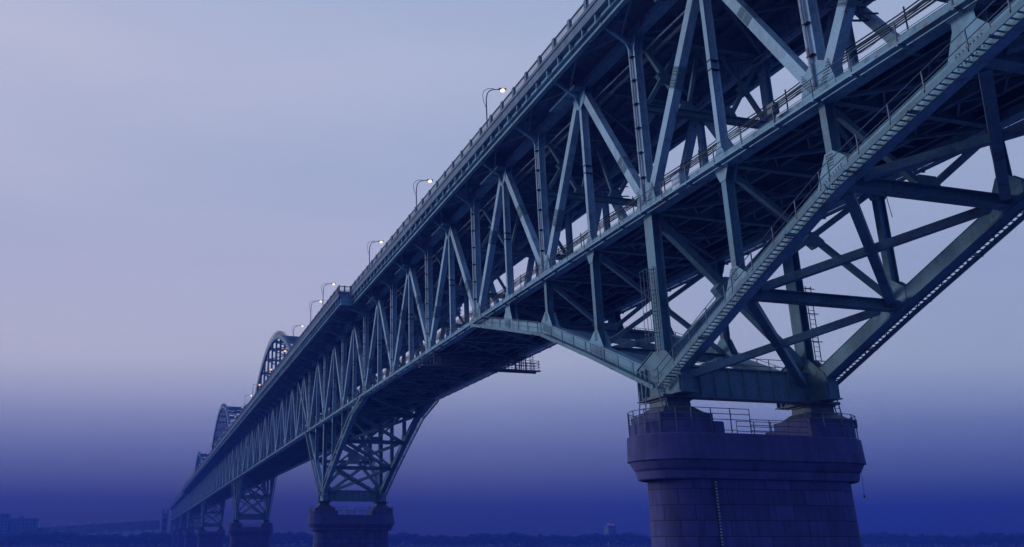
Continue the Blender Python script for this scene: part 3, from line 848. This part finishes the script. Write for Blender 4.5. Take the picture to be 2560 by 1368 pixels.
for (xx, zz), lb in zip(((-22.4, 11.9), (11.2, 12.4)), ('dark catenary bracket on the far truss, seen between two legs in the middle', 'dark catenary bracket on the far truss at the top right')):
    t = thing('catenary_bracket', lb, 'bracket', (xx, 11.6, zz))
    mb = MB()
    for dz in (-.6, .5): mb.bar((xx, 12.1, zz + dz), (xx - .6, 9.4, zz + dz - .1), .12, .12, ref=Z); mb.bar((xx + .9, 12.1, zz + dz), (xx + .3, 9.4, zz + dz - .1), .1, .1, ref=Z)
    for yy in (9.6, 10.6, 11.6): mb.bar((xx - .2, yy, zz - .65), (xx - .2, yy, zz + .5), .09, .09)
    mb.bar((xx, 12.1, zz - .6), (xx - .2, 10.6, zz + .5), .08, .08, ref=X); mb.build('bracket_frame', RAIL, t)
    mb = MB()
    for yy in (9.6, 10.2): mb.tube([(xx - .3, yy, zz - .65), (xx - .3, yy, zz - 1.0)], .1, 8)
    mb.build('insulator', BEAR, t)

# ------------------------------------------------------------------ far shore
CX, CY = 53.3, -35.0
def polar(az, r): a = math.radians(az); return (CX - r * math.cos(a), CY + r * math.sin(a))
mb = MB(); k = 90; vs = []; 
for i in range(k + 1):
    az = -70 + 170 * i / k
    for r, z in ((1128 + 14 * math.sin(i * .9) + 8 * math.sin(i * 2.3), WATER - .5), (1150 + 10 * math.sin(i * .7), WATER + 1.6), (1780, WATER + 3)):
        x, y = polar(az, r); vs.append((x, y, z))
fs = []
for i in range(k):
    for j in range(2): fs.append((i * 3 + j, i * 3 + j + 1, i * 3 + j + 4, i * 3 + j + 3))
mb.add(vs, fs); o = mb.build('far_bank', BANKM); o['kind'] = 'structure'
mb = MB(); vs = [(0, 0, WATER)]; fs = []
for i in range(64):
    a = 2 * math.pi * i / 64; vs.append((CX + 1800 * math.cos(a), CY + 1800 * math.sin(a), WATER))
for i in range(64): fs.append((0, 1 + i, 1 + (i + 1) % 64))
mb.add(vs, fs); o = mb.build('water', WATERM); o['kind'] = 'structure'
# wooded far bank: many small leaf clumps
mb = MB()
for i in range(14000):
    az = random.uniform(-16, 60); r = random.uniform(1150, 1230)
    base = 12 + 1.6 * math.sin(az * .9) + 1.0 * math.sin(az * 2.7 + 1) + .8 * math.sin(az * 7.1)
    if az < 14: base *= 1.1
    hgt = base * random.random() ** .55 + random.uniform(-1, 1.2)
    x, y = polar(az, r); z = WATER + 2 + hgt; s = random.uniform(1.4, 2.8)
    vs = []
    for p in ((1, 0, 0), (0, 1, 0), (-1, 0, 0), (0, -1, 0), (0, 0, 1), (0, 0, -1)):
        j = s * random.uniform(.6, 1.25); vs.append((x + p[0] * j, y + p[1] * j, z + p[2] * j * .8))
    mb.add(vs, [(0, 1, 4), (1, 2, 4), (2, 3, 4), (3, 0, 4), (1, 0, 5), (2, 1, 5), (3, 2, 5), (0, 3, 5)])
for i in range(400):
    az = -16 + 76 * i / 400; x, y = polar(az, 1190)
    mb.bar((x, y, WATER + 1), (x, y, WATER + 7), .7, .7)
o = mb.build('treeline', LEAF); o['kind'] = 'stuff'; o['label'] = 'dark wooded far shore along the water'; o['category'] = 'treeline'
def building(az, r, w, d, h, label, roof=True, sign=False):
    x, y = polar(az, r); zb = WATER + 2
    t = thing('far_building', label, 'building', (x, y, zb))
    mb = MB(); mb.box(x - d / 2, x + d / 2, y - w / 2, y + w / 2, zb, zb + h); mb.build('wall', BLDG, t)
    mb = MB(); nf = max(2, int(h / 4))
    for f in range(nf):
        k = int(w / 4.5)
        for i in range(k):
            yy = y - w / 2 + (i + .5) * w / k; zz = zb + (f + .5) * h / nf
            mb.box(x + d / 2, x + d / 2 + .15, yy - 1.1, yy + 1.1, zz - .9, zz + .9)
    mb.build('windows', GLASS, t)
    mb = MB(); mb.box(x - d / 2 - .4, x + d / 2 + .4, y - w / 2 - .4, y + w / 2 + .4, zb + h, zb + h + 1)
    mb.box(x - 3, x + 3, y - w * .2, y - w * .05, zb + h + 1, zb + h + 4.5); mb.build('roof', BLDG, t)
    if sign:
        mb = MB(); mb.box(x + d / 2 - .6, x + d / 2 - .2, y - w * .38, y + w * .38, zb + h + 1.2, zb + h + 3.4); mb.build('roof_sign', REDL, t)
building(-8.3, 1330, 26, 20, 40, 'dim tall block at the far left edge of the far shore')
building(-6.9, 1330, 34, 22, 34, 'long dim block at the left of the far shore, beside the taller one')
building(29.3, 1290, 12, 12, 25, 'small dim block with a red lit roof sign rising above the wooded far shore', sign=True)
# bridgehead tower and the approach viaduct
tx = -1210.0
t = thing('bridgehead_tower', 'dark twin-topped tower at the far end of the bridge', 'tower', (tx, -4, WATER))
mb = MB(); mb.box(tx - 5, tx + 5, -12, -4, WATER + 1, 10); mb.build('tower_shaft', BLDG, t)
mb = MB(); mb.box(tx - 5.5, tx + 5.5, -12.6, -3.4, 10, 11.2); mb.build('cornice', BLDG, t)
for yy in (-11, -5):
    mb = MB(); mb.box(tx - 2, tx + 2, yy - 1.3, yy + 1.3, 11.2, 16.5); mb.build('pinnacle', BLDG, t)
mb = MB()
for z in (-20, -11, -2): mb.box(tx + 5, tx + 5.2, -10, -6, z, z + 6)
mb.build('window', GLASS, t)
t = thing('approach_viaduct', 'low dark viaduct curving away along the far shore left of the tower', 'viaduct', (tx, -20, WATER))
pts = []
for i in range(25):
    f = i / 24; pts.append((tx - 10 - 60 * f * f, -14 - 175 * f, -4 - 11 * f))
mb = MB()
for a, b in zip(pts, pts[1:]): mb.bar(a, b, 1.3, 12, ref=Z)
mb.v = [(v[0], v[1], v[2]) for v in mb.v]; mb.build('viaduct_deck', BLDG, t)
for p in pts[1::2]:
    mb = MB(); mb.bar((p[0], p[1], WATER), (p[0], p[1], p[2] - .9), 2.4, 2.4); mb.build('viaduct_pier', BLDG, t)
mb = MB()
for p in pts[1::3]:
    mb.tube([(p[0] + 6.1, p[1], p[2] + 8), (p[0] + 6.1, p[1], p[2] + 8.9)], .4, 6)
mb.build('viaduct_light', LAMPF, t)
mb = MB()
for p in pts[1::3]: mb.bar((p[0] + 6.1, p[1], p[2] + .8), (p[0] + 6.1, p[1], p[2] + 8), .3, .3)
mb.build('lamp_post', BLDG, t)

# ------------------------------------------------------------------ haze
HAZE = True
if HAZE:
    m = bpy.data.materials.new('river haze'); m.use_nodes = True; nt = m.node_tree; nt.nodes.clear()
    out = nt.nodes.new('ShaderNodeOutputMaterial'); vol = nt.nodes.new('ShaderNodeVolumePrincipled')
    vol.inputs['Color'].default_value = (.06, .125, .66, 1); vol.inputs['Density'].default_value = .0010
    nt.links.new(vol.outputs['Volume'], out.inputs['Volume'])
    mb = MB(); mb.box(CX - 1900, CX + 1900, CY - 1900, CY + 1900, WATER - 6, 56); o = mb.build('haze', m); o['kind'] = 'stuff'

# ------------------------------------------------------------------ sky
SUN_EL, SUN_AZ = 17.0, 218.0       # azimuth measured from +y clockwise towards +x (blender compass)
w = bpy.data.worlds.new('World'); S.world = w; w.use_nodes = True
nt = w.node_tree; nt.nodes.clear()
out = nt.nodes.new('ShaderNodeOutputWorld')
sky = nt.nodes.new('ShaderNodeTexSky'); sky.sky_type = 'NISHITA'; sky.sun_disc = False
sky.sun_elevation = math.radians(SUN_EL); sky.sun_rotation = math.radians(SUN_AZ)
b1 = nt.nodes.new('ShaderNodeBackground'); b1.inputs['Strength'].default_value = .05
nt.links.new(sky.outputs['Color'], b1.inputs['Color'])
tc = nt.nodes.new('ShaderNodeTexCoord'); sp = nt.nodes.new('ShaderNodeSeparateXYZ'); nt.links.new(tc.outputs['Generated'], sp.inputs[0])
def mth(op, a, b=None, c=None):
    n = nt.nodes.new('ShaderNodeMath'); n.operation = op
    for i, v in enumerate((a, b, c)):
        if v is None: continue
        if isinstance(v, (int, float)): n.inputs[i].default_value = v
        else: nt.links.new(v, n.inputs[i])
    return n.outputs[0]
# the cloud bank lies as a level deck: height over the horizon divided by distance along the river
fx, fy = -math.cos(.2676), math.sin(.2676)
along = mth('ADD', mth('MULTIPLY', sp.outputs[0], fx), mth('MULTIPLY', sp.outputs[1], fy))
flat = mth('SQRT', mth('SUBTRACT', 1.0, mth('MULTIPLY', sp.outputs[2], sp.outputs[2])))
den = mth('MAXIMUM', along, mth('MULTIPLY', flat, .6))
t = mth('DIVIDE', sp.outputs[2], mth('MAXIMUM', den, .001))            # tan(elevation) of the bank
mp = nt.nodes.new('ShaderNodeMapping'); mp.inputs['Scale'].default_value = (1, 1, 5.5); nt.links.new(tc.outputs['Generated'], mp.inputs['Vector'])
def wn(scale, detail, rough=.5):
    n = nt.nodes.new('ShaderNodeTexNoise'); n.inputs['Scale'].default_value = scale; n.inputs['Detail'].default_value = detail; n.inputs['Roughness'].default_value = rough
    nt.links.new(mp.outputs['Vector'], n.inputs['Vector']); return n.outputs['Fac']
n1 = wn(1.2, 3); n2 = wn(3.0, 4)
t2 = mth('ADD', t, mth('MULTIPLY', mth('SUBTRACT', n2, .5), .018))
def L(r, g, b):
    f = lambda c: ((c / 255 + .055) / 1.055) ** 2.4 if c > 10 else c / 255 / 12.92
    return (f(r), f(g), f(b))
stops = [(0.0, (.085, .078, .11)), (.03, (.11, .112, .18)), (.045, (.145, .155, .28)), (.07, (.195, .215, .40)), (.1, (.24, .275, .505)), (.135, (.33, .365, .605)), (.172, (.455, .49, .695)), (.205, (.555, .575, .735)), (.25, (.545, .56, .74)), (.33, (.49, .51, .73)), (.42, (.45, .495, .72)), (.62, (.44, .50, .72)), (1.0, (.45, .52, .74))]
rp = ramp(nt, [(p, c) for p, c in stops], t2)
cl = ramp(nt, [(.30, L(171, 184, 214)), (.70, L(203, 203, 225))], n1)
clf = ramp(nt, [(.20, (0, 0, 0)), (.42, (.55, .55, .55))], t)
c = mix(nt, clf.outputs['Color'], rp.outputs['Color'], cl.outputs['Color'])
side = mth('ADD', mth('MULTIPLY', sp.outputs[0], .264), mth('MULTIPLY', sp.outputs[1], .964))
sr = ramp(nt, [(.33, (1.04, 1.02, 1.0)), (.5, (.96, .985, 1.0)), (.75, (.76, .87, .93))], mth('MULTIPLY_ADD', side, .5, .5))
c = mix(nt, 1.0, c, sr.outputs['Color'], 'MULTIPLY')
# dimmer, bluer dusk sky overhead and behind the viewer
zen = ramp(nt, [(.56, (0, 0, 0)), (.85, (1, 1, 1))], sp.outputs[2])
c = mix(nt, zen.outputs['Color'], c, (.18, .33, .80))
bk = mth('ADD', mth('MULTIPLY', sp.outputs[0], .92), mth('MULTIPLY', sp.outputs[1], .38))
back = ramp(nt, [(.48, (0, 0, 0)), (.80, (1, 1, 1))], mth('MULTIPLY_ADD', bk, .5, .5))
c = mix(nt, back.outputs['Color'], c, (.125, .275, .76))
low = ramp(nt, [(.49, (1, 1, 1)), (.5, (0, 0, 0))], mth('MULTIPLY_ADD', sp.outputs[2], .5, .5))
c = mix(nt, low.outputs['Color'], c, L(22, 30, 110))
b2 = nt.nodes.new('ShaderNodeBackground'); nt.links.new(c, b2.inputs['Color']); b2.inputs['Strength'].default_value = 1.0
ad = nt.nodes.new('ShaderNodeAddShader'); nt.links.new(b1.outputs[0], ad.inputs[0]); nt.links.new(b2.outputs[0], ad.inputs[1])
nt.links.new(b2.outputs[0], out.inputs['Surface'])

sd = bpy.data.lights.new('sun', 'SUN'); sd.energy = 1.3; sd.angle = math.radians(16); sd.color = (.72, .87, 1.0)
so = bpy.data.objects.new('sun', sd); COL.objects.link(so)
az = math.radians(SUN_AZ); el = math.radians(SUN_EL)
sdir = V((math.sin(az) * math.cos(el), math.cos(az) * math.cos(el), math.sin(el)))
so.rotation_euler = (-sdir).to_track_quat('-Z', 'Y').to_euler()

# ------------------------------------------------------------------ camera
cam = bpy.data.cameras.new('camera'); co = bpy.data.objects.new('camera', cam); COL.objects.link(co)
YAW, PITCH, F, PX, PY = .2676, .2971, 2138.78, 970.5, 693.9
co.location = (53.317, -35.015, -23.65)
fw = V((-math.cos(YAW) * math.cos(PITCH), math.sin(YAW) * math.cos(PITCH), math.sin(PITCH)))
co.rotation_euler = fw.to_track_quat('-Z', 'Y').to_euler()
cam.sensor_width = 36; cam.lens = 36 * F / 2560; cam.shift_x = (1280 - PX) / 2560; cam.shift_y = (PY - 684) / 2560
cam.clip_start = .5; cam.clip_end = 9000
S.camera = co
S.view_settings.view_transform = 'Standard'; S.view_settings.look = 'None'; S.view_settings.exposure = 0; S.view_settings.gamma = 1
S.render.engine = 'CYCLES'; S.cycles.use_denoising = True; S.cycles.max_bounces = 6; S.cycles.volume_bounces = 0
